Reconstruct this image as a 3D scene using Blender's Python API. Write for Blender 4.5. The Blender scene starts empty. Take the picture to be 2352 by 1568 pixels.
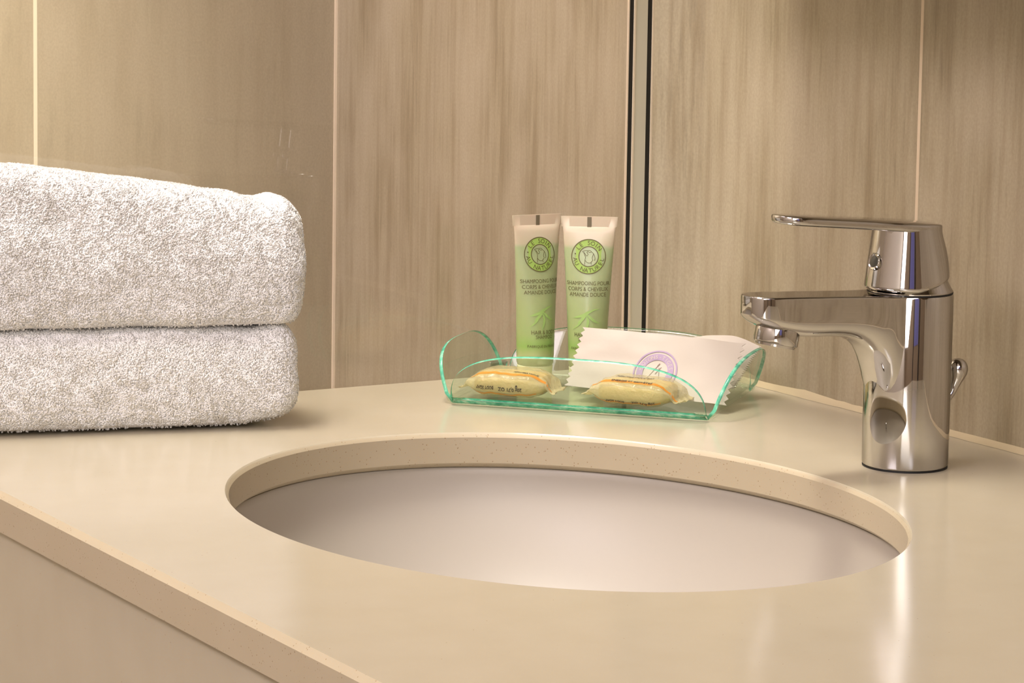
import bpy, bmesh, math, random
import numpy as np
from mathutils import Vector, Matrix, noise
random.seed(4); rng = np.random.default_rng(4)
scene = bpy.context.scene
COL = scene.collection

# ------------------------------------------------------------------ camera
FPX = 6727.56
yaw, pitch, roll = 4.177772, 0.114454, 0.015483
d_ = Vector((math.cos(yaw)*math.cos(pitch), math.sin(yaw)*math.cos(pitch), -math.sin(pitch)))
r_ = d_.cross(Vector((0, 0, 1))).normalized(); u_ = r_.cross(d_)
cr, sr = math.cos(roll), math.sin(roll)
R_ = r_*cr + u_*sr; U_ = -r_*sr + u_*cr
cam = bpy.data.cameras.new('camera'); cam_ob = bpy.data.objects.new('camera', cam); COL.objects.link(cam_ob)
m4 = Matrix((( R_.x, U_.x, -d_.x, 1.065071), (R_.y, U_.y, -d_.y, 1.603819), (R_.z, U_.z, -d_.z, 0.301946), (0, 0, 0, 1)))
cam_ob.matrix_world = m4
cam.sensor_width = 36; cam.lens = FPX/2352*36
cam.shift_x = -17.08/2352; cam.shift_y = -236.81/2352
cam.clip_start = 0.05
scene.camera = cam_ob

# ------------------------------------------------------------------ view, world, lights
vs = scene.view_settings
vs.view_transform = 'Standard'; vs.look = 'None'; vs.gamma = 1; vs.exposure = 0.72; vs.use_curve_mapping = False
w = bpy.data.worlds.new('world'); scene.world = w; w.use_nodes = True
w.node_tree.nodes['Background'].inputs[0].default_value = (1.0, 0.93, 0.84, 1)
w.node_tree.nodes['Background'].inputs[1].default_value = 0.12

def area(name, loc, target, size, power, color, size_y=None, spread=180):
    l = bpy.data.lights.new(name, 'AREA'); l.energy = power; l.color = color
    l.size = size
    if size_y: l.shape = 'RECTANGLE'; l.size_y = size_y
    l.spread = math.radians(spread)
    o = bpy.data.objects.new(name, l); COL.objects.link(o); o.location = loc
    o.rotation_euler = (Vector(target)-Vector(loc)).to_track_quat('-Z', 'Y').to_euler()
    return o
area('ceiling_light', (0.70, 0.20, 1.55), (0.45, 0.35, 0), 0.40, 6.4, (1.0, 0.935, 0.84))
area('corner_fill_light', (0.46, 0.03, 1.55), (0.13, 0.02, 0.10), 0.28, 1.7, (1.0, 0.94, 0.86), spread=60)  # added lamp, brightens the tray corner and the wall beside it
area('room_light', (1.90, 0.80, 1.55), (0.8, 0.3, 0), 0.9, 26.5, (1.0, 0.90, 1.0))
area('shower_light', (0.54, -0.25, 1.52), (0.54, -0.48, 0.10), 0.12, 7.2, (1.0, 0.94, 0.82), spread=38)
area('shower_fill_light', (0.95, -0.25, 1.52), (0.0, -0.28, 0.20), 0.25, 0.75, (1.0, 0.86, 0.92), spread=60)  # added lamp, lifts the tiled side wall behind the screen
area('room_fill_panel', (1.45, 2.42, 0.84), (0.9, 1.0, 0.30), 1.4, 24.0, (1.0, 0.94, 0.93), 1.25)  # added panel without a window, lifts upright faces and shows bright in chrome
area('bluish_fill_light', (0.80, 2.38, 1.25), (0.80, 2.2, 0.2), 0.4, 1.5, (0.75, 0.78, 1.0))  # added bluish lamp before the closed door, no open doorway
scene.cycles.transparent_max_bounces = 40
scene.cycles.max_bounces = 14

# ------------------------------------------------------------------ material helpers
def lin(c): return tuple(((v/255)/12.92 if v/255 <= .04045 else ((v/255+.055)/1.055)**2.4) for v in c)+(1,)
def mat(name, color, rough=0.5, metal=0.0, **kw):
    m = bpy.data.materials.new(name); m.use_nodes = True
    b = m.node_tree.nodes['Principled BSDF']
    b.inputs['Base Color'].default_value = lin(color) if max(color) > 1 else tuple(color)+(1,)
    b.inputs['Roughness'].default_value = rough; b.inputs['Metallic'].default_value = metal
    for k, v in kw.items(): b.inputs[k.replace('_', ' ')].default_value = v
    return m
class NT:
    def __init__(s, m): s.t = m.node_tree; s.n = s.t.nodes; s.b = s.n.get('Principled BSDF')
    def add(s, typ, **kw):
        n = s.n.new(typ)
        for k, v in kw.items():
            if k.startswith('i_'):
                key = k[2:]; key = int(key) if key.isdigit() else key
                n.inputs[key].default_value = v
            else: setattr(n, k, v)
        return n
    def link(s, a, b): s.t.links.new(a, b)
    def obj(s): return s.add('ShaderNodeTexCoord').outputs['Object']
    def mapping(s, scale, src=None):
        m = s.add('ShaderNodeMapping'); m.inputs['Scale'].default_value = scale
        s.link(src or s.obj(), m.inputs['Vector']); return m.outputs[0]
    def noise(s, scale, detail, rough, vec):
        n = s.add('ShaderNodeTexNoise'); n.inputs['Scale'].default_value = scale
        n.inputs['Detail'].default_value = detail; n.inputs['Roughness'].default_value = rough
        s.link(vec, n.inputs['Vector']); return n.outputs['Fac']
    def ramp(s, fac, stops):
        r = s.add('ShaderNodeValToRGB'); e = r.color_ramp.elements
        while len(e) < len(stops): e.new(0.5)
        for el, (p, c) in zip(e, stops): el.position = p; el.color = c
        s.link(fac, r.inputs[0]); return r.outputs[0]
    def mix(s, fac, a, b, mode='MIX'):
        m = s.add('ShaderNodeMix', data_type='RGBA', blend_type=mode)
        for v, i in ((fac, 0), (a, 6), (b, 7)):
            if isinstance(v, (int, float)): m.inputs[i].default_value = v
            elif isinstance(v, tuple): m.inputs[i].default_value = v
            else: s.link(v, m.inputs[i])
        return m.outputs[2]
    def math(s, op, a, b=None, c=None):
        m = s.add('ShaderNodeMath', operation=op)
        for v, i in ((a, 0), (b, 1), (c, 2)):
            if v is None: continue
            if isinstance(v, (int, float)): m.inputs[i].default_value = v
            else: s.link(v, m.inputs[i])
        return m.outputs[0]
    def sep(s, src=None):
        x = s.add('ShaderNodeSeparateXYZ'); s.link(src or s.obj(), x.inputs[0]); return x.outputs
    def bump(s, h, strength, dist):
        b = s.add('ShaderNodeBump'); b.inputs['Strength'].default_value = strength; b.inputs['Distance'].default_value = dist
        s.link(h, b.inputs['Height']); s.link(b.outputs[0], s.b.inputs['Normal'])

G = lambda v: (v, v, v, 1)
def tile_material(name, base, dark, light, axis, grouts, streak=1.0, horizontal=110):
    """long vertical brushed streaks; grout lines at given positions on one axis"""
    m = mat(name, base, 0.42); t = NT(m)
    h = horizontal
    n1 = t.noise(1.0, 5, .62, t.mapping((h, h, 6)))
    n2 = t.noise(1.0, 4, .65, t.mapping((h*2.8, h*2.8, 22)))
    n3 = t.noise(1.0, 3, .5, t.mapping((24, 24, 9)))
    n4 = t.noise(1.0, 2, .5, t.mapping((700, 700, 500)))
    c = t.mix(t.ramp(n1, [(.44, G(0)), (.64, G(streak))]), lin(base), lin(dark))
    c = t.mix(t.ramp(n3, [(.38, G(0)), (.7, G(.75*streak))]), c, lin(light))
    c = t.mix(t.math('MULTIPLY', t.ramp(n2, [(.5, G(0)), (.72, G(1))]), t.math('MULTIPLY', t.ramp(n3, [(.35, G(1)), (.6, G(.1))]), .55*streak)), c, lin(tuple(v*.82 for v in dark)))
    c = t.mix(t.ramp(n4, [(.3, G(.20)), (.7, G(0))]), c, lin(tuple(v*.7 for v in dark)))
    if grouts:
        s = t.sep()[axis]; tot = None
        for g, wd in grouts:
            q = t.math('LESS_THAN', t.math('ABSOLUTE', t.math('SUBTRACT', s, g)), wd)
            tot = q if tot is None else t.math('MAXIMUM', tot, q)
        c = t.mix(tot, c, lin((206, 188, 160)))
    t.link(c, t.b.inputs['Base Color'])
    t.bump(n2, .12, .0006)
    return m
M = {}
M['tile_right'] = tile_material('streaked_tile', (163, 150, 123), (143, 128, 101), (175, 163, 139), 1, [(0.25904, .0013)])
M['tile_back'] = tile_material('smooth_tile', (158, 145, 119), (146, 132, 106), (166, 153, 129), 0, [(0.2543, .0015)], .55, 60)
M['paint'] = mat('pale_paint', (232, 222, 210), .7)
M['brown_wall'] = mat('brown_panel', (150, 132, 110), .5)
M['floor'] = mat('floor_tile', (120, 104, 88), .4)
M['violet'] = mat('violet_reflector', (120, 122, 196), .5)  # colour of the added panel mirrored in the chrome
M['dark_frame'] = mat('dark_frame', (30, 26, 34), .4)

def quartz(name, pits):
    m = mat(name, (236, 215, 180), .16, Specular_IOR_Level=.5); t = NT(m)
    n = t.noise(1400, 2, .6, t.obj()); n0 = t.noise(30, 3, .5, t.obj())
    c = t.mix(t.ramp(n0, [(.3, G(0)), (.7, G(.5))]), lin((184, 175, 153)), lin((179, 169, 145)))
    c = t.mix(t.ramp(n, [(.30, G(.25)), (.5, G(0))]), c, lin((196, 170, 126)))
    v = t.add('ShaderNodeTexVoronoi', i_Scale=520.0 if pits else 260.0); t.link(t.obj(), v.inputs['Vector'])
    n5 = t.noise(260, 2, .5, t.obj())
    thr = .17 if pits else .07
    dots = t.math('MULTIPLY', t.math('LESS_THAN', v.outputs['Distance'], thr), t.math('GREATER_THAN', n5, .50 if pits else .62))
    c = t.mix(t.math('MULTIPLY', dots, .75), c, lin((138, 112, 74)))
    t.link(c, t.b.inputs['Base Color'])
    if pits:
        c = t.mix(1.0, c, lin((250, 245, 238)), 'MULTIPLY'); t.link(c, t.b.inputs['Base Color'])
        t.b.inputs['Roughness'].default_value = .38
        t.bump(t.math('SUBTRACT', 1.0, dots), .4, .0004)
    return m
M['quartz'] = quartz('polished_cream_quartz', False)
M['quartz_cut'] = quartz('cut_edge_quartz', True)
M['silicone'] = mat('cream_silicone', (190, 174, 140), .4)
M['white_silicone'] = mat('white_silicone', (214, 198, 172), .4)
M['ceramic'] = mat('white_ceramic', (168, 160, 147), .45, Specular_IOR_Level=.5)
M['chrome'] = mat('chrome', (.58, .565, .54), .03, 1.0, Specular_Tint=(.62, .60, .58, 1))
M['satin'] = mat('satin_aluminium', (.72, .71, .60), .42, .6)
M['black'] = mat('black_rubber', (16, 15, 10), .5)
M['dark_gap'] = mat('dark_gap', (12, 11, 10), .6)
M['grey_dot'] = mat('grey_plastic', (70, 70, 62), .3)

def thin_glass(name, tint, refl=1.0):
    m = bpy.data.materials.new(name); m.use_nodes = True; t = NT(m); t.n.remove(t.b)
    tr = t.add('ShaderNodeBsdfTransparent'); tr.inputs[0].default_value = tint
    gl = t.add('ShaderNodeBsdfGlossy'); gl.inputs['Roughness'].default_value = .0
    fr = t.add('ShaderNodeLayerWeight'); fr.inputs['Blend'].default_value = .5
    f5 = t.math('POWER', fr.outputs['Facing'], 5.0)
    mx = t.add('ShaderNodeMixShader'); t.link(t.math('MULTIPLY', t.math('MULTIPLY_ADD', f5, .93, .04), refl), mx.inputs[0])
    t.link(tr.outputs[0], mx.inputs[1]); t.link(gl.outputs[0], mx.inputs[2])
    t.link(mx.outputs[0], t.n['Material Output'].inputs[0]); return m
M['screen_glass'] = thin_glass('clear_screen_glass', (.985, .98, .985, 1), .8)
def tray_glass():
    m = bpy.data.materials.new('clear_tray_glass'); m.use_nodes = True; t = NT(m); t.n.remove(t.b)
    g = t.add('ShaderNodeBsdfGlass'); g.inputs['Roughness'].default_value = 0; g.inputs['IOR'].default_value = 1.45
    g.inputs[0].default_value = (.965, 1, .975, 1)
    tr = t.add('ShaderNodeBsdfTransparent'); tr.inputs[0].default_value = (.95, .99, .95, 1)
    mx = t.add('ShaderNodeMixShader', i_0=.45); t.link(g.outputs[0], mx.inputs[1]); t.link(tr.outputs[0], mx.inputs[2])
    t.link(mx.outputs[0], t.n['Material Output'].inputs[0]); return m
M['tray_glass'] = thin_glass('clear_tray_glass', (.945, .985, .945, 1), .55)
def tray_edge():
    m = bpy.data.materials.new('teal_glass_edge'); m.use_nodes = True; t = NT(m); b = t.b
    n = t.noise(1.0, 3, .6, t.mapping((160, 160, 160)))
    c = t.ramp(n, [(.33, lin((52, 160, 130))), (.54, lin((110, 204, 168))), (.78, lin((206, 238, 214)))])
    t.link(c, b.inputs['Base Color']); b.inputs['Roughness'].default_value = .12
    b.inputs['Subsurface Weight'].default_value = 0
    tr = t.add('ShaderNodeBsdfTransparent'); tr.inputs[0].default_value = (.5, .95, .8, 1)
    mx = t.add('ShaderNodeMixShader', i_0=.18); t.link(b.outputs[0], mx.inputs[1]); t.link(tr.outputs[0], mx.inputs[2])
    t.link(mx.outputs[0], t.n['Material Output'].inputs[0]); return m
M['tray_edge'] = tray_edge()

# ------------------------------------------------------------------ mesh helpers
def link(name, me, mats, parent=None, smooth=True):
    o = bpy.data.objects.new(name, me); COL.objects.link(o)
    for m in (mats if isinstance(mats, (list, tuple)) else [mats]): me.materials.append(m)
    if smooth: me.polygons.foreach_set('use_smooth', [True]*len(me.polygons))
    if parent: o.parent = parent
    return o
def mesh(name, verts, faces, mats, parent=None, smooth=True, mi=None, recalc=True):
    me = bpy.data.meshes.new(name); me.from_pydata([tuple(v) for v in verts], [], faces)
    if mi: me.polygons.foreach_set('material_index', mi)
    if recalc:
        bm = bmesh.new(); bm.from_mesh(me); bmesh.ops.remove_doubles(bm, verts=bm.verts, dist=1e-6)
        bmesh.ops.recalc_face_normals(bm, faces=bm.faces); bm.to_mesh(me); bm.free()
    me.update()
    return link(name, me, mats, parent, smooth)
def box(name, lo, hi, m, parent=None, bev=0.0, seg=2):
    bm = bmesh.new(); bmesh.ops.create_cube(bm, size=1)
    for v in bm.verts: v.co = Vector([lo[i]+(v.co[i]+.5)*(hi[i]-lo[i]) for i in range(3)])
    if bev: bmesh.ops.bevel(bm, geom=bm.edges[:], offset=bev, segments=seg, affect='EDGES', profile=.5)
    me = bpy.data.meshes.new(name); bm.to_mesh(me); bm.free()
    return link(name, me, m, parent, False)
def autosmooth(o, deg=35):
    me = o.data; bm = bmesh.new(); bm.from_mesh(me)
    for e in bm.edges:
        e.smooth = not (len(e.link_faces) == 2 and e.calc_face_angle(0) > math.radians(deg))
    bm.to_mesh(me); bm.free(); me.update(); return o
def rings(name, rs, mats, parent=None, cap0=True, cap1=True, mi=None, deg=35, closed=True):
    """skin a list of equal-length vertex rings"""
    n = len(rs[0]); V = [p for r in rs for p in r]; F = []; MI = []
    for i in range(len(rs)-1):
        for j in range(n if closed else n-1):
            k = (j+1) % n
            F.append((i*n+j, i*n+k, (i+1)*n+k, (i+1)*n+j)); MI.append(mi[i] if mi else 0)
    if cap0: F.append(tuple(range(n))[::-1]); MI.append(mi[0] if mi else 0)
    if cap1: F.append(tuple(range((len(rs)-1)*n, len(rs)*n))); MI.append(mi[-1] if mi else 0)
    o = mesh(name, V, F, mats, parent, True, MI)
    return autosmooth(o, deg)
def lathe(name, prof, m, parent=None, n=48, center=(0, 0, 0), axis=None, cap=True):
    q = Vector((0, 0, 1)).rotation_difference(Vector(axis)) if axis else None
    rs = []
    for r, z in prof:
        ring = []
        for j in range(n):
            a = 2*math.pi*j/n; v = Vector((r*math.cos(a), r*math.sin(a), z))
            if q: v = q @ v
            ring.append(v+Vector(center))
        rs.append(ring)
    return rings(name, rs, m, parent, cap, cap)
def thing(name, label, cat, loc=(0, 0, 0), rotz=0, group=None):
    o = bpy.data.objects.new(name, None); COL.objects.link(o); o.empty_display_size = .02
    o.location = loc; o.rotation_euler = (0, 0, rotz)
    o['label'] = label; o['category'] = cat
    if group: o['group'] = group
    return o
def tag(o, label, cat, group=None):
    o['label'] = label; o['category'] = cat
    if group: o['group'] = group
    return o
def structure(o): o['kind'] = 'structure'; return o

# text helpers : every glyph run becomes flat triangles that are then wrapped on a surface
def text_geo(body, size, align='CENTER', bold=0.0):
    cu = bpy.data.curves.new('t', 'FONT'); cu.body = body; cu.size = size; cu.align_x = align; cu.offset = bold
    cu.resolution_u = 3
    ob = bpy.data.objects.new('t', cu); COL.objects.link(ob)
    dg = bpy.context.evaluated_depsgraph_get(); me = bpy.data.meshes.new_from_object(ob.evaluated_get(dg))
    V = [(v.co.x, v.co.y) for v in me.vertices]; F = [tuple(p.vertices) for p in me.polygons]
    bpy.data.objects.remove(ob); bpy.data.curves.remove(cu); bpy.data.meshes.remove(me)
    return V, F
class Print:
    """collects flat artwork in (a, b) metres, wraps with a mapping when built"""
    def __init__(s): s.V = []; s.F = []
    def put(s, V, F): o = len(s.V); s.V += V; s.F += [tuple(i+o for i in f) for f in F]
    def text(s, body, x, y, h, width=None, align='CENTER', bold=0.0, rot=0.0):
        V, F = text_geo(body, h/0.70, align, bold)
        if width:
            w0 = max(v[0] for v in V)-min(v[0] for v in V); k = width/w0; V = [(a*k, b) for a, b in V]
        c, n = math.cos(rot), math.sin(rot)
        s.put([(x+a*c-b*n, y+a*n+b*c) for a, b in V], F)
    def circle_text(s, body, cx, cy, r, h, a_mid, step, inward=False, bold=0.0):
        """centred on angle a_mid; inward=True reads along the bottom with tops towards the centre"""
        n = len(body)
        for i, ch in enumerate(body):
            if ch == ' ': continue
            k = (i-(n-1)/2)*step
            a = a_mid + (k if inward else -k)
            V, F = text_geo(ch, h/0.70, 'CENTER', bold)
            rot = a + (math.pi/2 if inward else -math.pi/2)
            px, py = cx+r*math.cos(a), cy+r*math.sin(a); c, q = math.cos(rot), math.sin(rot)
            V = [(x, y-h/2) for x, y in V]
            s.put([(px+x*c-y*q, py+x*q+y*c) for x, y in V], F)
    def ring(s, cx, cy, r0, r1, n=72):
        V = []; F = []
        for i in range(n):
            a = 2*math.pi*i/n
            V += [(cx+r0*math.cos(a), cy+r0*math.sin(a)), (cx+r1*math.cos(a), cy+r1*math.sin(a))]
        F = [(2*i, 2*i+1, (2*i+3) % (2*n), (2*i+2) % (2*n)) for i in range(n)]
        s.put(V, F)
    def stroke(s, pts, wd, taper=False):
        V = []; n = len(pts)
        for i, p in enumerate(pts):
            a = Vector(pts[max(i-1, 0)]); b = Vector(pts[min(i+1, n-1)]); t = (b-a).normalized(); q = Vector((-t.y, t.x))
            ww = wd/2*(1 if not taper else max(.08, math.sin(math.pi*(i+.001)/(n-1+.002))))
            V += [tuple(Vector(p)+q*ww), tuple(Vector(p)-q*ww)]
        s.put(V, [(2*i, 2*i+1, 2*i+3, 2*i+2) for i in range(n-1)])
    def rect(s, x0, y0, x1, y1, n=12):
        V = []; 
        for i in range(n+1): x = x0+(x1-x0)*i/n; V += [(x, y0), (x, y1)]
        s.put(V, [(2*i, 2*i+2, 2*i+3, 2*i+1) for i in range(n)])
    def build(s, name, m, fmap, parent, lift=0.0):
        V = [fmap(a, b, lift) for a, b in s.V]
        me = bpy.data.meshes.new(name); me.from_pydata([tuple(v) for v in V], [], s.F); me.update()
        return link(name, me, m, parent, False)
def spline(pts, n=8):
    out = []; P = [pts[0]]+list(pts)+[pts[-1]]
    for i in range(1, len(P)-2):
        p0, p1, p2, p3 = [np.array(P[i+k], float) for k in (-1, 0, 1, 2)]
        for k in range(n):
            t = k/n
            out.append(tuple(.5*((2*p1)+(-p0+p2)*t+(2*p0-5*p1+4*p2-p3)*t*t+(-p0+3*p1-3*p2+p3)*t**3)))
    out.append(tuple(pts[-1])); return out

# ------------------------------------------------------------------ the room
YB = -0.4870; ZC = 1.60; ZF = -0.86; XM = 2.25; YM = 2.50
structure(box('wall_right', (-0.10, YB-0.10, ZF), (0.0, YM, ZC), M['tile_right']))
structure(box('wall_back', (0.0, YB-0.10, ZF), (XM, YB, ZC), M['tile_back']))
structure(box('wall_left', (XM, YB-0.10, ZF), (XM+.1, YM, ZC), M['paint']))
structure(box('wall_front', (-0.10, YM, ZF), (XM+.1, YM+.1, ZC), M['brown_wall']))
structure(box('floor', (-0.1, YB-.1, ZF-.05), (XM+.1, YM+.1, ZF), M['floor']))
structure(box('ceiling', (-0.1, YB-.1, ZC), (XM+.1, YM+.1, ZC+.05), M['paint']))
d = structure(box('reflector_door', (0.55, YM-.045, ZF), (1.05, YM, 1.15), M['brown_wall']))  # unseen door, added for the strip it mirrors in the chrome
box('reflector_panel', (0.58, YM-.050, 0.22), (1.02, YM-.045, 1.12), M['violet'], d)  # added violet panel, set high so only the handle reflects it
box('door_frame', (0.48, YM-.05, ZF), (0.55, YM, 1.20), M['dark_frame'], d)
box('door_frame', (1.05, YM-.05, ZF), (1.12, YM, 1.20), M['dark_frame'], d)
# silicone in the inner corner of the shower
structure(box('trim_1', (0.0, YB, ZF), (0.0018, YB+.0022, ZC), M['white_silicone']))

# shower screen between the vanity and the shower
scr = structure(box('shower_screen', (0.0355, -0.008, -0.30), (1.25, 0.0, 1.40), M['screen_glass']))
scr.name = 'shower_screen'
tr = structure(box('trim_2', (0.0208, -0.003, -0.02), (0.0312, 0.0, 1.40), M['satin']))
box('profile_edge', (0.0302, -0.0020, -0.02), (0.0314, 0.0006, 1.40), M['white_silicone'], tr)
box('seal', (0.0314, -0.0018, -0.02), (0.0346, -0.0004, 1.40), M['black'], tr)
box('glass_edge_seal', (0.0346, -0.0018, -0.02), (0.0354, -0.0002, 1.40), M['white_silicone'], tr)
box('seal', (0.0172, -0.0040, -0.02), (0.0208, -0.0004, 1.40), M['black'], tr)
box('white_bead', (0.0160, -0.0040, -0.0), (0.0172, 0.0004, 1.40), M['white_silicone'], tr)
ret = [(0.0, -.030), (.0160, -.0040), (.0160, .0003), (.0122, .0060), (.0070, .0170), (0.0, .0360)]
structure(rings('trim_3', [[Vector((x, y, z)) for x, y in ret] for z in (0.0, 1.40)], M['tile_right'], None, True, True, deg=60))

M['dark_wood'] = mat('dark_brown_wood', (92, 78, 62), .5)
structure(box('unseen_cabinet', (0.0, 0.125, 0.296), (0.140, 1.30, 1.05), M['dark_wood'], None, .002))  # unseen wall cabinet, sized for the shade on wall and counter

# ------------------------------------------------------------------ vanity top with oval cut-out
CX, CY, RA, RB = 0.302338, 0.359053, 0.160271, 0.202616
XF, YE, TH = 0.545881, 1.35, 0.0203
def rect_ring(x0, x1, y0, y1, z, angs):
    out = []
    for a in angs:
        c, s = math.cos(a), math.sin(a); t = 1e9
        if c > 1e-9: t = min(t, (x1-CX)/c)
        if c < -1e-9: t = min(t, (x0-CX)/c)
        if s > 1e-9: t = min(t, (y1-CY)/s)
        if s < -1e-9: t = min(t, (y0-CY)/s)
        out.append(Vector((CX+c*t, CY+s*t, z)))
    return out
angs = [2*math.pi*i/240 for i in range(240)]
for x, y in ((0, 0), (XF, 0), (XF, YE), (0, YE)): angs.append(math.atan2(y-CY, x-CX) % (2*math.pi))
angs = sorted(angs)
def ell(da, z):
    out = []
    for a in angs:
        # ellipse point on the ray at angle a
        t = 1/math.sqrt((math.cos(a)/(RA+da))**2+(math.sin(a)/(RB+da))**2)
        out.append(Vector((CX+t*math.cos(a), CY+t*math.sin(a), z)))
    return out
top = thing('vanity_countertop', 'cream quartz vanity countertop with an oval sink cut-out', 'countertop')
c_ = .0026
rs = [ell(-.0020, -.0176), ell(-.0022, -.0173), ell(-.0020, -.0026), ell(-.0008, -.0007), ell(0, 0),
      rect_ring(0.0, XF-c_, 0.0006, YE, 0, angs), rect_ring(0, XF, 0.0006, YE, -c_*1.15, angs), rect_ring(0, XF, 0.0006, YE, -TH, angs), ell(0.002, -TH), ell(-.0012, -.0186)]
slab = rings('slab', rs+[rs[0]], [M['quartz'], M['quartz_cut']], top, False, False, mi=[1, 1, 1, 0, 0, 1, 1, 1, 1, 1], deg=25)
ap = box('apron', (XF-.030, 0.0006, -.24), (XF-.0042, YE, -TH), M['quartz'], top, .001)
# silicone joint along the tiled wall
pts = []
N = 160
V = []; F = []
for i in range(N+1):
    y = 0.0 + 1.3*i/N
    wv = .0036 + .0014*noise.noise(Vector((y*22, 3, 1))) + .0007*noise.noise(Vector((y*90, 1, 5)))
    hv = .0032 + .0026*max(0, noise.noise(Vector((y*16, 7, 2)))) + .0006*noise.noise(Vector((y*120, 7, 2)))
    V += [(0.0, y, hv), (wv*.45, y, hv*.45), (wv, y, .0001)]
    if i: k = 3*(i-1); F += [(k, k+3, k+4, k+1), (k+1, k+4, k+5, k+2)]
structure(mesh('trim_4', V, F, M['silicone']))

# ------------------------------------------------------------------ undermount basin
basin = thing('undermount_basin', 'oval white ceramic basin set under the countertop cut-out', 'sink', (CX, CY, -TH))
def er(a, b, z, n=128, dx=0, dy=0): return [Vector((dx+a*math.cos(2*math.pi*i/n), dy+b*math.sin(2*math.pi*i/n), z)) for i in range(n)]
br = []
depth = .108
prof = [(.022, 0.0000), (.0035, 0.0000), (.0022, -.0006), (.0014, -.0020)]
A, B = RA, RB
inner = []
for k in range(1, 30):
    t = k/29; ang = t*math.pi/2
    f = math.cos(ang)**.70 if t < 1 else 0
    inner.append((f, -.002-depth*math.sin(ang)**1.25))
br = [er(A+o, B+o, z) for o, z in prof]
br += [er(max(A*f, .021)+.0014*(f > .2), max(B*f, .021)+.0014*(f > .2), z) for f, z in inner[:-1]]
zb = br[-1][0].z
outer = [er(max(A*f, .03)+.012, max(B*f, .03)+.012, z-.010) for f, z in inner[:-1]][::-1]
# thin dark line where the slab sits on the rim is a real 0.6 mm joint
bowl = rings('bowl', br+outer+[er(A+.022, B+.022, -.010)], M['ceramic'], basin, False, False)
bowl.data.materials[0] = M['ceramic']
lathe('drain', [(0.0, zb+.0010), (.017, zb+.0010), (.0195, zb+.0004), (.0212, zb-.001), (.0212, zb-.03)], M['chrome'], basin, 48, cap=False)
lathe('overflow_ring', [(.0055, 0.0022), (.0085, .0022), (.0100, .0010), (.0102, 0)], M['chrome'], basin, 32, center=(.1445, 0, -.040), axis=(-1, 0, .25), cap=False)

# ------------------------------------------------------------------ faucet
FX, FY = 0.081843, 0.359053
fau = thing('basin_faucet', 'chrome single-lever mixer faucet beside the oval basin', 'faucet', (FX, FY, 0))
ZB = .0955
body = lathe('body', [(0.0, .0002), (.0222, .0002), (.0229, .0008), (.0235, .0022), (.0236, .030), (.0236, ZB-.0012), (.0233, ZB-.0004), (.0226, ZB), (0.0, ZB)], M['chrome'], fau, 96, cap=False)
lathe('base_seal', [(.0224, 0.0), (.0232, 0.0), (.0232, .0009), (.0224, .0009)], M['dark_gap'], fau, 96, cap=False)
# spout : loft of rounded sections growing out of the body
def interp(x, tab):
    for (x0, y0), (x1, y1) in zip(tab, tab[1:]):
        if x <= x1: t = (x-x0)/(x1-x0); return y0+(y1-y0)*(t*t*(3-2*t) if False else t)
    return tab[-1][1]
def smooth_tab(tab):
    xs = np.array([a for a, b in tab]); ys = np.array([b for a, b in tab])
    pts = spline(list(zip(xs, ys)), 12); return pts
ztop = smooth_tab([(8, ZB*1000), (30, 96.2), (60, 97.6), (90, 98.8), (105, 99.2), (107.4, 98.9)])
zbot = smooth_tab([(8, 28), (20, 38), (23.8, 49), (27.5, 58.5), (32, 65.8), (38, 70.6), (46, 73.8), (56, 75.2), (66, 75.6), (76, 76.4), (86, 78.4), (96, 81.5), (103, 85.2), (107.4, 89.6)])
hw = smooth_tab([(8, 18.5), (20, 16.8), (30, 15.2), (45, 14.2), (70, 13.8), (92, 13.6), (99, 12.6), (103.5, 10.4), (106.2, 7.2), (107.4, 4.2)])
zband = smooth_tab([(8, 84), (30, 85), (60, 86.0), (90, 87.0), (107.4, 89.0)])
secs = []; ns = 56
xs = [8, 14, 18, 20.5, 22, 23, 24, 25, 26, 27, 28, 29, 30.5, 32, 34, 36, 38.5, 41, 44, 48, 52, 57, 62, 68, 74, 80, 85, 89, 92, 94.5, 97, 99, 100.7, 102.2, 103.5, 104.6, 105.5, 106.2, 106.8, 107.2, 107.4]
for x in xs:
    zt, zb_, h, zm = interp(x, ztop), interp(x, zbot), interp(x, hw), interp(x, zband)
    zm = max(zm, zb_+.2)
    sec = []
    rc = min(1.1, h*.5)
    top_half = [(h, zm), (h, zm+(zt-rc-zm)*.5), (h, zt-rc)]
    top_half += [(h-rc+rc*math.cos(q), zt-rc+rc*math.sin(q)) for q in [math.pi/2*k/6 for k in range(1, 7)]]
    top_half += [((h-rc)*(1-k/5), zt) for k in range(1, 5)]+[(0, zt)]
    up = top_half+[(-a_, b_) for a_, b_ in top_half[-2::-1]]
    lowh = []
    for k in range(1, 28):
        a = math.pi+math.pi*k/28; c, sn = math.cos(a), math.sin(a)
        lowh.append((h*math.copysign(abs(c)**.62, c), zm-(zm-zb_)*abs(sn)**.80))
    sec = [Vector((x, y, z))*.001 for y, z in up+lowh]
    secs.append(sec)
sp = rings('spout', secs, M['chrome'], fau, True, True, deg=50)
# aerator, tipped slightly forward
ax = Vector((.20, 0, -.98)).normalized()
aer = lathe('aerator', [(0, -.004), (.0108, -.004), (.0118, -.001), (.0119, .0062), (.0116, .0068), (.0108, .0070), (.0106, .0082), (.0096, .0084), (.0094, .0070), (0, .0070)], M['chrome'], fau, 64, center=(.0872, 0, .0795), axis=ax, cap=False)
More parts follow.
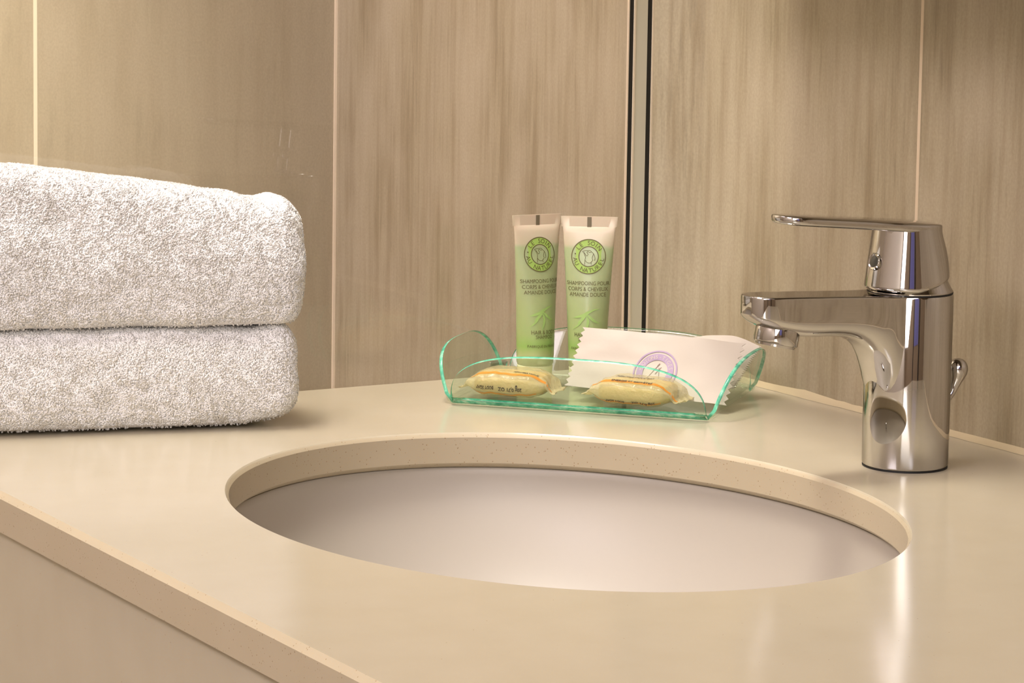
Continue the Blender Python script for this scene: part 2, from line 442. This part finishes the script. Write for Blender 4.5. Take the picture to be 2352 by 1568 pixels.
# collar under the handle
def tilt(x, z0, k): return z0 - k*x
lathe('collar', [(.0, ZB), (.0222, ZB), (.0231, ZB+.0006), (.0232, ZB+.0013), (.0222, ZB+.0026), (.0180, ZB+.0105), (0, ZB+.0105)], M['chrome'], fau, 96, cap=False)
lathe('shadow_ring', [(.0, ZB+.0004), (.0232, ZB-.0002), (.0233, ZB+.0006), (0, ZB+.0008)], M['dark_gap'], fau, 96, cap=False)
# handle shell, a tapering cap whose lower rim rises to the back
hs = []
levels = [(-.06, .985, 0), (0, 1.0, 0), (.02, 1.02, 0), (.08, 1.0, 0), (.2, 0, 0), (.4, 0, 0), (.6, 0, 0), (.8, 0, 0), (1.0, 0, 0)]
for i, t in enumerate([0, .012, .03, .06, .12, .25, .4, .55, .7, .85, 1.0]):
    n = 96; ring = []
    for j in range(n):
        a = 2*math.pi*j/n; c, s = math.cos(a), math.sin(a)
        af, ab = (.0252*(1-t)+.0183*t), (.0200*(1-t)+.0176*t); ay_ = .0226*(1-t)+.0186*t; cx = .0010*(1-t)+.0036*t; ax_ = af if c > 0 else ab
        # squarer to the back
        rr = 1.0
        e = 1.0 if c > 0 else .86
        x = cx+ax_*math.copysign(abs(c)**e, c)*rr; y = ay_*math.copysign(abs(s)**(1.0 if c > 0 else .92), s)
        if c < 0: x -= .0014*math.sin(math.pi*min(1, t*1.15))*abs(c)
        if t < .03: k = (1-.022*(1-t/.03)); x *= k; y *= k
        zlow = .0982 + .0066*min(1, max(0, (-x+.010)/.026))
        z = zlow*(1-t) + .1312*t
        ring.append(Vector((x, y, z)))
    hs.append(ring)
cap = rings('handle_cap', hs, M['chrome'], fau, True, True)
# lever plate : plan outline extruded between two sloping faces
def plan(n_back=40, off=0.0):
    P = []
    L = .0895-off
    hw_t = .0128-off; hwb = .0186-off
    for k in range(n_back+1):     # back half of the cap ellipse, from +y round to -y
        a = math.pi/2+math.pi*k/n_back
        c, s = math.cos(a), math.sin(a)
        P.append((.0036+(.0183-off)*math.copysign(abs(c)**.86, c), hwb*math.copysign(abs(s)**.92, s)))
    side = spline([(.0036, -hwb), (.016, -.0172+off), (.030, -.0146+off), (.050, -.0134+off), (.074, -hw_t)], 8)[1:]
    P += side
    for k in range(1, 17):        # rounded tip
        a = -math.pi/2+math.pi*k/17
        c, s = math.cos(a), math.sin(a)
        P.append((.074+(L-.074)*abs(c)**.75, hw_t*math.copysign(abs(s)**.8, s)))
    P += [(x, -y) for x, y in side[::-1]]
    return P
def lz_top(x): return .1336+.0815*x
def lz_bot(x): return .1288+.083*x
lev = []
for off, f in ((.0030, 'b'), (.0012, 'b1'), (.0003, 'b2'), (0, 'm'), (0, 't2'), (.0003, 't1'), (.0011, 't')):
    ring = []
    for x, y in plan(off=off):
        zb2, zt2 = lz_bot(x), lz_top(x)
        z = {'b': zb2, 'b1': zb2+.0002, 'b2': zb2+.0010, 'm': zb2+.0018, 't2': zt2-.0009, 't1': zt2-.0003, 't': zt2}[f]
        ring.append(Vector((x, y, z)))
    lev.append(ring)
rings('lever', lev, M['chrome'], fau, True, True, deg=40)
# temperature dot on the cap
dn = Vector((.972, 0, .235)).normalized()
lathe('indicator_ring', [(.0, .0008), (.0032, .0008), (.0042, .0012), (.0047, .0007), (.0049, -.0016)], M['chrome'], fau, 32, center=(.0243, 0, .1130), axis=dn, cap=False)
lathe('indicator_dot', [(.0, .0012), (.0027, .0012), (.0032, .0009), (.0032, -.0008)], M['grey_dot'], fau, 32, center=(.0243, 0, .1130), axis=dn, cap=False)
# pop-up knob behind the body
kr = []
path = [(-.0352, .0568, .0003), (-.0352, .0563, .0024), (-.0351, .0549, .0042), (-.0350, .0530, .0052), (-.0349, .0508, .0056), (-.0347, .0486, .0052), (-.0342, .0463, .0042), (-.0335, .0440, .0033), (-.0325, .0412, .0026), (-.0311, .0380, .0021), (-.0285, .0345, .0018), (-.0220, .0315, .0016)]
for i, (x, z, r) in enumerate(path):
    a = path[max(0, i-1)]; b = path[min(len(path)-1, i+1)]
    t = Vector((b[0]-a[0], 0, b[1]-a[1])).normalized(); nrm = Vector((-t.z, 0, t.x))
    kr.append([Vector((x, 0, z))+nrm*r*math.cos(q)+Vector((0, 1, 0))*r*math.sin(q) for q in [2*math.pi*j/24 for j in range(24)]])
rings('drain_knob', kr, M['chrome'], fau, True, True, deg=80)

# ------------------------------------------------------------------ towels
def towel_material():
    m = mat('white_terry', (255, 253, 248), .95); t = NT(m)
    tl = t.add('ShaderNodeBsdfTranslucent'); tl.inputs[0].default_value = lin((254, 250, 247))
    mx = t.add('ShaderNodeMixShader', i_0=.15); t.link(t.b.outputs[0], mx.inputs[1]); t.link(tl.outputs[0], mx.inputs[2]); t.link(mx.outputs[0], t.n['Material Output'].inputs[0])
    t.b.inputs['Sheen Weight'].default_value = .3
    return m
M['terry'] = towel_material()
def terry_towel(name, label, L, D, z0, z1r, z1l, r, loc, rot, seed, xr=0.0, ntuft=60000, lip=0.0):
    """a folded towel: rounded slab (x 0..L away from its visible end, y 0..-D to the back) covered in terry loops"""
    g = np.random.default_rng(seed)
    hx, hy = L/2, D/2
    def surf(P):
        # P on the cube [-1,1]^3 -> rounded box surface + normal
        zt = lambda x: z1r+(z1l-z1r)*np.clip(x/L, 0, 1)
        X = (P[:, 0]+1)*hx; top_ = zt(X); hz = (top_-z0)/2; cz = (top_+z0)/2
        q = np.stack([(P[:, 0])*hx, P[:, 1]*hy, P[:, 2]*hz], 1)
        h = np.stack([np.full(len(P), hx), np.full(len(P), hy), hz], 1)
        inn = np.clip(q, -(h-r), h-r); dlt = q-inn
        n = dlt/np.maximum(np.linalg.norm(dlt, axis=1, keepdims=True), 1e-9)
        s = inn+n*r
        s[:, 0] += hx; s[:, 1] -= hy; s[:, 2] += cz
        # soft belly on the spine side and a slightly slumping end
        zz = (s[:, 2]-z0)/(top_-z0)
        s[:, 1] += .0045*np.sin(np.pi*np.clip(zz, 0, 1))*np.clip(s[:, 1]/D+1, 0, 1)
        s[:, 0] -= (.0035*np.sin(np.pi*np.clip(zz, 0, 1)))*np.clip(1-s[:, 0]/.05, 0, 1)
        w = np.array([noise.noise(Vector((a*28, b*28, c*28+seed*9))) for a, b, c in s])
        w2 = np.array([noise.noise(Vector((a*70, b*70, c*70+seed*9))) for a, b, c in s])
        s = s + n*(w*.0022+w2*.0009)[:, None]
        if lip:   # the lower corner of the visible end lifts off the counter
            k = np.clip(1-s[:, 0]/.030, 0, 1)*np.clip(1-zz*3, 0, 1)
            s[:, 2] += lip*k
        s[:, 2] += .0022*np.exp(-((s[:, 0]-.006)/.008)**2)*np.clip(zz*2-1, 0, 1)-.0022*np.exp(-((s[:, 0]-.022)/.010)**2)*np.clip(zz*2-1, 0, 1)
        s[:, 2] = np.maximum(s[:, 2], z0+.0008)
        return s, n
    # base mesh
    n = 44; V = []; F = []
    for ax in range(3):
        for sg in (-1, 1):
            o = len(V)
            lin_ = np.linspace(-1, 1, n)
            for a in lin_:
                for b in lin_:
                    p = [0, 0, 0]; p[ax] = sg; p[(ax+1) % 3] = a; p[(ax+2) % 3] = b; V.append(p)
            for i in range(n-1):
                for j in range(n-1):
                    q = (o+i*n+j, o+(i+1)*n+j, o+(i+1)*n+j+1, o+i*n+j+1); F.append(q if sg > 0 else q[::-1])
    S, _ = surf(np.array(V, float))
    bm = bmesh.new(); vv = [bm.verts.new(p) for p in S]
    for f in F: bm.faces.new([vv[i] for i in f])
    bmesh.ops.remove_doubles(bm, verts=bm.verts, dist=1e-5); bmesh.ops.recalc_face_normals(bm, faces=bm.faces)
    me0 = bpy.data.meshes.new('tmp'); bm.to_mesh(me0); bm.free()
    bv = np.empty(len(me0.vertices)*3); me0.vertices.foreach_get('co', bv); bv = bv.reshape(-1, 3)
    bf = [tuple(p.vertices) for p in me0.polygons]; bpy.data.meshes.remove(me0)
    # terry loops
    Hm = (z1r+z1l)/2-z0
    ar = {(1, 1): L*Hm*1.25, (2, 1): L*D*.9, (0, -1): D*Hm*1.0, (1, -1): L*Hm*.05, (2, -1): L*D*.05}
    tot = sum(ar.values()); P = []
    for (ax, sg), a in ar.items():
        k = int(ntuft*a/tot); q = g.uniform(-1, 1, (k, 3)); q[:, ax] = sg; P.append(q)
    P = np.concatenate(P)
    root, nor = surf(P)
    ang = np.array([noise.noise(Vector((a*150, b*150, c*150+seed)))*9 + noise.noise(Vector((a*40, b*40, c*40+seed)))*3 for a, b, c in root])
    ang += g.normal(0, .35, len(ang))
    up = np.tile(np.array([0, 0, 1.0]), (len(P), 1)); up[np.abs(nor[:, 2]) > .9] = (0, 1, 0)
    t1 = np.cross(up, nor); t1 /= np.linalg.norm(t1, axis=1, keepdims=True); t2 = np.cross(nor, t1)
    tg = t1*np.cos(ang)[:, None]+t2*np.sin(ang)[:, None]
    bi = np.cross(nor, tg)
    ln = g.uniform(.0012, .0021, len(P))[:, None]; wd = g.uniform(.00036, .00056, len(P))[:, None]
    lean = g.uniform(.5, 1.1, len(P))[:, None]
    p1 = root+nor*ln*.62+tg*ln*.25*lean; p2 = root+nor*ln*.82+tg*ln*.85*lean
    V3 = []
    for c, k in ((root-nor*.0006, 1.0), (p1, 1.15)):
        for q in range(3):
            a = 2*math.pi*q/3
            V3.append(c+(bi*math.cos(a)+tg*math.sin(a))*wd*k)
    V3.append(p2)
    T = np.stack(V3, 1)                                     # (n,7,3)
    nt = len(P); nb = len(bv)
    allv = np.concatenate([bv, T.reshape(-1, 3)])
    allv[:, 2] = np.maximum(allv[:, 2], z0+.0002)
    base = nb+np.arange(nt)*7
    quads = np.stack([np.stack([base+i, base+(i+1) % 3, base+3+(i+1) % 3, base+3+i], 1) for i in range(3)], 1).reshape(-1, 4)
    tris = np.stack([np.stack([base+3+i, base+3+(i+1) % 3, base+6], 1) for i in range(3)], 1).reshape(-1, 3)
    bq = np.array(bf)
    quads = np.concatenate([bq, quads])
    me = bpy.data.meshes.new(name)
    me.vertices.add(len(allv)); me.vertices.foreach_set('co', allv.ravel())
    nl = quads.size+tris.size; me.loops.add(nl)
    me.loops.foreach_set('vertex_index', np.concatenate([quads.ravel(), tris.ravel()]))
    me.polygons.add(len(quads)+len(tris))
    st = np.concatenate([np.arange(len(quads))*4, quads.size+np.arange(len(tris))*3])
    me.polygons.foreach_set('loop_start', st)
    me.update(calc_edges=True)
    o = link(name, me, M['terry'], None, True)
    o.location = loc; o.rotation_euler = (0, 0, rot)
    tag(o, label, 'towel', 'white bath towels stacked on the countertop')
    return o
TR = math.atan2(-.254, .967)
terry_towel('folded_towel', 'folded white terry towel, upper of the two stacked on the countertop', .196, .060, .0590, .1275, .1540, .0115, (.3285, .1145, 0), TR, 3, ntuft=85000)
terry_towel('folded_towel', 'folded white terry towel, lower one lying directly on the countertop', .194, .060, .0012, .0575, .0590, .0115, (.3310, .1120, 0), TR, 8, ntuft=75000, lip=.006)

# ------------------------------------------------------------------ glass tray
FLp = np.array([0.2089235, 0.08196442]); FRp = np.array([0.10286485, 0.19903405])
u2 = (FRp-FLp)/np.linalg.norm(FRp-FLp); v2 = np.array([-u2[1], u2[0]])
TW, TD = float(np.linalg.norm(FRp-FLp)), .110
T_ROT = math.atan2(u2[1], u2[0])
# tray local frame: x along the front edge, y to the back, z up
def tray_mesh():
    H = .0360; rb = .0032; lean = math.radians(70); LB = .0040
    def arc(l):                      # outward, up at arc length l
        ta = rb*lean
        if l < ta: a = l/rb; return rb*math.sin(a), rb*(1-math.cos(a))
        x, z = rb*math.sin(lean), rb*(1-math.cos(lean)); e = l-ta
        return x+e*math.cos(lean)*1.0, z+e*math.sin(lean)
    bm = bmesh.new()
    ins = .0005
    nx, ny, nh = 64, 48, 14
    def cosine(n): return [.5-.5*math.cos(math.pi*i/n) for i in range(n+1)]
    sx, sy = cosine(nx), cosine(ny)
    grid = [[bm.verts.new((TW*a, TD*b, 0)) for b in sy] for a in sx]
    for i in range(nx):
        for j in range(ny): bm.faces.new((grid[i][j], grid[i+1][j], grid[i+1][j+1], grid[i][j+1]))
    def flap(edge, out, ss, n):
        prev = edge
        for k in range(1, nh+1):
            row = []
            for i, v in enumerate(edge):
                s = ss[i]; ah = (1-abs(2*s-1)**3.0)
                ah = max(ah, 0)**(1/3.0)
                ox, oz = arc(H*ah*(min(1, LB/(H*max(ah, .05))) if k == 1 else (k-1)/(nh-1)*(1-LB/H)+LB/H))
                row.append(bm.verts.new(v.co+Vector((out[0]*ox, out[1]*ox, oz))))
            for i in range(n):
                f_ = bm.faces.new((prev[i], prev[i+1], row[i+1], row[i]))
                if k <= 1 and out[1] < 0: f_.material_index = 1
            prev = row
    flap([grid[i][0] for i in range(nx+1)], (0, -1), sx, nx)
    flap([grid[i][ny] for i in range(nx+1)], (0, 1), sx, nx)
    flap([grid[0][j] for j in range(ny+1)], (-1, 0), sy, ny)
    flap([grid[nx][j] for j in range(ny+1)], (1, 0), sy, ny)
    bmesh.ops.remove_doubles(bm, verts=bm.verts, dist=1e-5)
    bmesh.ops.recalc_face_normals(bm, faces=bm.faces)
    for f in bm.faces:
        f.normal_update()
    if sum(f.normal.z for f in bm.faces if abs(f.normal.z) > .9) < 0:
        bmesh.ops.reverse_faces(bm, faces=bm.faces)
    me = bpy.data.meshes.new('amenity_tray'); bm.to_mesh(me); bm.free(); return me
tray = link('amenity_tray', tray_mesh(), [M['tray_glass'], M['tray_edge']])
so = tray.modifiers.new('thickness', 'SOLIDIFY'); so.thickness = .0022; so.offset = 0; so.use_even_offset = False; so.material_offset_rim = 1
tray.location = (FLp[0], FLp[1], .0018); tray.rotation_euler = (0, 0, T_ROT)
tag(tray, 'clear glass amenity tray with four curved sides and teal edges', 'tray')
def tray_to_world(x, y, z=.0): return (FLp[0]+u2[0]*x+v2[0]*y, FLp[1]+u2[1]*x+v2[1]*y, z)
TZ = .0035

# ------------------------------------------------------------------ shampoo tubes
def tube_material():
    m = mat('translucent_green_tube', (200, 205, 160), .33); t = NT(m)
    z = t.sep()[2]
    n = t.noise(60, 3, .5, t.obj())
    zz = t.math('ADD', z, t.math('MULTIPLY', n, .004))
    c = t.ramp(t.math('MULTIPLY', zz, 10), [(.12, lin((180, 178, 132))), (.20, lin((168, 178, 120))), (.26, lin((138, 172, 88))), (.34, lin((152, 170, 108))), (.62, lin((156, 166, 120))), (.875, lin((158, 170, 126))), (.900, lin((186, 176, 148))), (1.0, lin((202, 188, 164)))])
    t.link(c, t.b.inputs['Base Color'])
    t.b.inputs['Subsurface Weight'].default_value = .12; t.b.inputs['Subsurface Scale'].default_value = .006
    t.b.inputs['Coat Weight'].default_value = .15
    return m
M['tube'] = tube_material()
M['tube_cap'] = mat('pale_green_cap', (226, 224, 178), .35)
M['ink'] = mat('dark_olive_ink', (92, 84, 44), .6)
M['lime'] = mat('lime_print', (148, 178, 84), .6)
M['leaf'] = mat('leaf_green_print', (148, 180, 98), .6)
M['crimp_notch'] = mat('grey_crimp_mark', (110, 100, 78), .6)
TH_T = .1055
def tube_half(z):      # half width, half depth of the tube section at height z
    t = min(1, max(0, (z-.012)/(TH_T-.0066-.012)))
    w_ = .0114+(.0162-.0114)*t**1.15; d2 = .0114*(1-t**1.6)+.0008
    if z > TH_T-.010: w_ += .0009*(z-(TH_T-.010))/.010
    return w_, d2
def make_tube(label, loc, rot, group, wsc):
    t = thing('shampoo_tube', label, 'tube', loc, rot, group)
    rs = []
    n = 56
    zs = [.0115, .013]+[.013+(TH_T-.0066-.013)*k/22 for k in range(1, 23)]+[TH_T-.0066, TH_T-.0064, TH_T]
    for k, z in enumerate(zs):
        a_, b_ = tube_half(z)
        if k == 0: a_, b_ = .0108, .0108
        if k >= len(zs)-2: b_ = .00055; a_ += .0006
        e = 1.0 if z < .06 else 1.0-.45*((z-.06)/(TH_T-.06))
        rs.append([Vector((a_*math.copysign(abs(math.cos(q))**e, math.cos(q)), b_*math.sin(q)*(1 if True else 1), z)) for q in [2*math.pi*j/n for j in range(n)]])
    rings('tube_body', rs, M['tube'], t, True, True, deg=40)
    lathe('tube_cap', [(0, 0), (.0098, 0), (.0104, .0006), (.0112, .0112), (.0105, .0118), (0, .0118)], M['tube_cap'], t, 40, cap=False)
    def fmap(a, z, lift):
        w_, d2 = tube_half(z); k = min(1, abs(a)/w_)
        y = -(d2*math.sqrt(max(0, 1-k*k)))
        if abs(a) > w_*.985: return (math.copysign(w_*.985, a), -d2*.17-.0001-lift, z)
        return (a, y-.00015-lift, z)
    ex = .081; 
    pr = Print(); 
    for k in range(6): pr.ring(0, ex, .0064+(.0042)*k/6, .0064+.0042*(k+1)/6)
    pr.build('emblem_band', M['lime'], fmap, t, .00004)
    ik = Print(); ik.ring(0, ex, .0102, .01075); ik.ring(0, ex, .0058, .0063)
    ik.circle_text('LE SOIN', 0, ex, .0084, .0026, math.pi/2, .30)
    ik.circle_text('AU NATUREL', 0, ex, .0084, .0026, -math.pi/2, .30, True)
    for a in (2.95,): ik.ring(.0084*math.cos(a), ex+.0084*math.sin(a), .0001, .00045, 12)
    for pts in ([(-.0038, .0030), (-.0030, .0022), (-.0020, -.0002), (-.0022, -.0022), (-.0024, -.0050)],
                [(-.0038, .0032), (-.0018, .0036), (.0008, .0037), (.0016, .0030), (.0006, .0026), (-.0006, .0032), (-.0012, .0024)],
                [(-.0028, .0026), (-.0012, .0004), (-.0004, .0014), (-.0010, .0024)],
                [(.0016, .0030), (.0032, .0016), (.0040, -.0012), (.0034, -.0024)],
                [(.0030, .0016), (.0022, -.0008), (.0026, -.0022), (.0016, -.0034), (.0018, -.0048)],
                [(-.0022, -.0022), (-.0008, -.0036), (.0010, -.0038), (.0022, -.0028)]):
        ik.stroke([(a, ex+b) for a, b in spline(pts, 5)], .00028)
    ik.build('emblem_lettering', M['ink'], fmap, t, .0002)
    for lines in ([('SHAMPOOING POUR', 0, .0635, .0024, .0262), ('CORPS & CHEVEUX', 0, .0600, .0024, .0245), ('AMANDE DOUCE', 0, .0566, .0024, .0225)],
                  [('HAIR & BODY', .0005, .0318, .0025, .0166), ('SHAMPOO', .0005, .0290, .0023, .0115)],
                  [('FABRIQUÉ EN FRANCE', 0, .0235, .0016, .0190)]):
        tx = Print()
        for ln in lines: tx.text(*ln)
        tx.build('printed_lettering', M['ink'], fmap, t, .0002)
    lf = Print()
    for pts in ([(-.009, .0360), (-.005, .0395), (-.002, .0445), (.003, .0480), (.0075, .0490)],
                [(-.0085, .0432), (-.0055, .0440), (-.0025, .0452), (.0005, .0478)],
                [(-.0010, .0350), (.0002, .0385), (.0004, .0420), (-.0010, .0455)],
                [(.0075, .0400), (.0045, .0415), (.0015, .0440), (-.0010, .0462)],
                [(-.0060, .0400), (-.0030, .0425), (-.0005, .0450)]):
        lf.stroke(spline(pts, 5), .0016, True)
    lf.build('printed_leaves', M['leaf'], fmap, t, .0001)
    nt = Print(); nt.rect(-.0013, TH_T-.0068, .0013, TH_T-.0003)
    nt.build('crimp_mark', M['crimp_notch'], lambda a, b, l: (a, -.0008, b), t)
    # end seal ribs
    return t
CAMDIR = math.atan2(1.603819-.06, 1.065071-.12)     # azimuth from the tray to where one stands
face = CAMDIR+math.pi/2                            # local -y faces that way
make_tube('green shampoo tube standing in the tray, left one, text turned aside', (.1335, .0519, TZ), face+math.radians(29), 'shampoo tubes in the glass tray', 1)
make_tube('green shampoo tube standing in the tray behind the white packet', (.1093, .0744, TZ), face+math.radians(-2), 'shampoo tubes in the glass tray', 1)

# ------------------------------------------------------------------ paper packets
M['paper'] = mat('ivory_paper', (178, 167, 153), .6)
NT(M['paper']).bump(NT(M['paper']).noise(90, 3, .5, NT(M['paper']).obj()), .25, .0012)
M['lilac'] = mat('lilac_print', (152, 130, 156), .6)
M['thin_ink'] = mat('grey_brown_ink', (112, 92, 78), .6)
def packet(name, label, bl, brr, tl, trr, puff, teeth, group, art=False, bow=0.0, rise=0.0):
    BLv, BRv, TLv, TRv = map(Vector, (bl, brr, tl, trr))
    nrm = (BRv-BLv).cross(TLv-BLv).normalized()           # towards the viewer side
    if nrm.dot(Vector((.62, .78, .1))) < 0: nrm = -nrm
    W_ = (BRv-BLv).length; H_ = (TLv-BLv).length
    nu, nv = teeth*4+40, 2*teeth
    def P(u, v, side=0, lift=0.0):
        p = BLv.lerp(BRv, u).lerp(TLv.lerp(TRv, u), v)
        p = p+(TLv-BLv)*(rise*v*math.sin(math.pi*min(1, max(0, u))**1.6))
        e = max(0, 1-abs(2*u-1)**6)*max(0, 1-abs(2*v-1)**4)
        wob = .0008*noise.noise(Vector((u*6, v*5, puff*900)))
        return p+nrm*(side*(puff*e+.00015)+wob+lift+bow*math.sin(math.pi*u)*(v))
    V = []; F = []
    for side in (1, -1):
        o = len(V)
        for j in range(nv+1):
            z = (.0022 if j % 2 else 0)/W_
            for i in range(nu+1):
                u = i/nu; u = z+(1-2*z)*u
                V.append(P(u, j/nv, side))
        for j in range(nv):
            for i in range(nu):
                q = (o+j*(nu+1)+i, o+j*(nu+1)+i+1, o+(j+1)*(nu+1)+i+1, o+(j+1)*(nu+1)+i); F.append(q if side > 0 else q[::-1])
    n1 = (nv+1)*(nu+1)
    loop = [i for i in range(nu+1)]+[j*(nu+1)+nu for j in range(1, nv+1)]+[nv*(nu+1)+i for i in range(nu-1, -1, -1)]+[j*(nu+1) for j in range(nv-1, 0, -1)]
    for a, b in zip(loop, loop[1:]+loop[:1]): F.append((b, a, a+n1, b+n1))
    root = thing(name, label, 'packet', BLv, 0, group)
    V = [v-BLv for v in V]
    o = mesh('paper_wrapper', V, F, M['paper'], root, True)
    autosmooth(o, 50)
    if art:
        def fm(a, b, lift): return P(a/W_, b/H_, 1, .0003+lift)-BLv
        return root, fm, W_, H_
    return root
pk, fm, PW, PH = packet('cotton_bud_packet', 'white cotton bud packet with a lilac round emblem lying in the tray', (0.1428, 0.1026, 0.01), (0.0794, 0.1846, 0.0055), (0.1255, 0.0946, 0.0435), (0.0512, 0.1632, 0.038), .0012, 10, 'cotton bud packets in the tray', True, .0015)
ex, ey = PW*.525, PH*.37
ll = Print(); R0 = .0136
ll.ring(ex, ey, R0*.93, R0)
for k in range(5): ll.ring(ex, ey, R0*(.56+.28*k/5), R0*(.56+.28*(k+1)/5))
ll.build('emblem', M['lilac'], fm, pk, .00006)
lt = Print(); lt.circle_text('COTONS-TIGES', ex, ey, R0*.70, .0022, math.pi/2+.05, .235, bold=.00002)
lt.circle_text('COTTON BUDS', ex, ey, R0*.70, .0020, -math.pi/2, .24, True, bold=.00002)
for a in (3.08, .0): lt.ring(ex+R0*.70*math.cos(a), ey+R0*.70*math.sin(a), .0001, .0005, 12)
lt.build('emblem_lettering', M['paper'], fm, pk, .00016)
bud = Print()
bud.stroke([(ex-.0036, ey-.0040), (ex+.0012, ey+.0052)], .00035); bud.stroke([(ex+.0004, ey-.0012), (ex+.0030, ey+.0034), ], .00035); bud.stroke([(ex+.0016, ey+.0030), (ex+.0036, ey-.0040)], .00030)
bud.stroke([(ex+.0004, ey+.0040), (ex+.0014, ey+.0056)], .0006); bud.stroke([(ex-.0040, ey-.0046), (ex-.0032, ey-.0034)], .0006)
bud.build('bud_drawing', M['thin_ink'], fm, pk, .00008)
packet('cotton_bud_packet', 'white serrated packet, mostly hidden behind the one with lilac emblem', (0.0864, 0.0854, 0.0045), (0.0527, 0.1545, 0.009), (0.0675, 0.0754, 0.028), (0.0275, 0.1464, 0.032), .0010, 24, 'cotton bud packets in the tray', False, .001, .22)

# ------------------------------------------------------------------ wrapped soaps
M['soap'] = mat('pale_yellow_soap', (206, 174, 84), .45, Subsurface_Weight=.2, Subsurface_Scale=.004)
M['orange'] = mat('orange_print', (204, 128, 34), .45)
M['black_ink'] = mat('black_brown_ink', (52, 38, 26), .6)
def film_material():
    m = mat('cream_clear_film', (220, 202, 160), .14); t = NT(m)
    n = t.noise(130, 4, .6, t.obj()); t.bump(n, .7, .0022)
    tr = t.add('ShaderNodeBsdfTransparent'); mx = t.add('ShaderNodeMixShader', i_0=.55)
    tr.inputs[0].default_value = (1, .97, .88, 1)
    t.link(t.b.outputs[0], mx.inputs[1]); t.link(tr.outputs[0], mx.inputs[2]); t.link(mx.outputs[0], t.n['Material Output'].inputs[0]); return m
M['film'] = film_material()
def wrapped_soap(label, loc, rotz, roll_, seed, Lb, text_top, text_side, group):
    t = thing('wrapped_soap', label, 'soap', loc, rotz, group)
    L, Wd, Hh = Lb, .036, .0165
    # soap bar inside
    rs = []; n = 48
    for k in range(15):
        s = -1+2*k/14; f = max(0, 1-abs(s)**4)**.30
        rs.append([Vector((s*.0240, .0158*f*math.copysign(abs(math.cos(q))**.62, math.cos(q))*(1 if f else 0), .0085+.0065*f*math.copysign(abs(math.sin(q))**.62, math.sin(q)))) for q in [2*math.pi*j/n for j in range(n)]])
    rings('soap_bar', rs, M['soap'], t, True, True)
    # film wrapper
    def sec(x, q, lift=0.0):
        s = x/(L/2); f = max(.0, 1-max(0, (abs(s)-.42)/.50)**1.7) if abs(s) < .92 else 0
        f = max(f, .025)
        wy = Wd/2*(.55+.45*f**.5) if abs(s) > .42 else Wd/2
        if abs(s) > .7: wy *= 1+.20*(abs(s)-.7)/.3
        cq, sq = math.cos(q), math.sin(q)
        y = wy*math.copysign(abs(cq)**.70, cq); z = (Hh/2)*f*math.copysign(abs(sq)**.62, sq)
        w_ = .0011*noise.noise(Vector((x*210, y*160, seed+z*150)))*(1.3-f*.8) + .0018*(1-f)*noise.noise(Vector((x*90, y*260, seed)))
        zc = .0087 if f > .3 else .0087-(.3-f)*.012
        return Vector((x, y*(1+lift/.02), zc+z*(1+lift/.008)+w_))
    rs = []; nx = 60; n = 64
    for k in range(nx+1):
        x = -L/2+L*k/nx
        rs.append([sec(x, 2*math.pi*j/n) for j in range(n)])
    for e, sg in ((0, -1), (nx, 1)):
        for j, v in enumerate(rs[e]): v.x += sg*(.0008 if (j//2) % 2 else 0)
    rings('wrapper', rs, M['film'], t, True, True, deg=180)
    def strip(q0, q1, x0, x1, lift=.0002, wob=0):
        V = []; F = []; a, b = 40, 6
        for i in range(a+1):
            x = x0+(x1-x0)*i/a
            for j in range(b+1):
                V.append(sec(x, q0+(q1-q0)*j/b+wob*math.sin(i*.35), lift))
        for i in range(a):
            for j in range(b): F.append((i*(b+1)+j, (i+1)*(b+1)+j, (i+1)*(b+1)+j+1, i*(b+1)+j+1))
        return V, F
    V, F = strip(math.radians(-62), math.radians(-48), -L*.40, L*.36, wob=.05)      # lower front edge (front is -y : use pi - q)
    V = []; F = []
    for q0, q1, xa, xb in ((203, 212, -.36, .33), (127, 139, -.40, .47)):
        v, f = strip(math.radians(q0), math.radians(q1), L*xa, L*xb, wob=.04); o = len(V); V += v; F += [tuple(i+o for i in ff) for ff in f]
    mesh('orange_stripe', V, F, M['orange'], t, True, recalc=False)
    # lettering
    pr = Print(); 
    def side_map(a, b, l): return sec(a, math.radians(180-b/.0085*50-4), .0004)
    def top_map(a, b, l): return sec(a, math.radians(118-b/.012*60), .0004)
    for tx, mp in ((text_side, side_map), (text_top, top_map)):
        for s_, x, y, h, wd_, rt in tx:
            pr = Print(); pr.text(s_, x, y, h, wd_, rot=rt, bold=.00006); pr.build('printed_lettering', M['black_ink'], mp, t)
    return t
PI = math.pi
wrapped_soap('small wrapped soap in the tray, left one below the shampoo tubes', (.1706, .0880, TZ-.0003), math.atan2(.0301, -.0268), 0, 3.3, .0600,
    [('AEROMATIQUE', .012, -.001, .0013, .016, 0)], [('20g 0,71 OZ', .004, -.0010, .0016, .015, PI), ('BODY SOAP', -.012, -.0008, .0013, .011, PI)], 'wrapped soaps in the tray')
wrapped_soap('small wrapped soap in the tray, right one in front of white packet', (.1185, .1480, TZ-.0003), math.atan2(.0353, -.0250), 0, 9.7, .0620,
    [('AEROMATIQUE BIO', .000, .0030, .0017, .024, 0), ('ENERGIE ET BIEN-ETRE', .001, -.0030, .0017, .026, 0)], [('20g 0,71 OZ', .010, -.0036, .0016, .015, PI), ('BODY SOAP', -.008, -.0034, .0013, .012, PI)], 'wrapped soaps in the tray')

# ------------------------------------------------------------------ small clamp holding the screen at the counter
cl = thing('glass_clamp', 'small chrome clamp at the foot of the glass screen', 'clamp', (.1312, 0.0006, 0))
box('clamp_body', (-.0062, 0.0, .0035), (.0062, .0035, .0095), M['chrome'], cl, .0006)
box('clamp_foot', (-.0050, 0.0, .0001), (.0050, .0030, .0045), M['chrome'], cl, .0004)
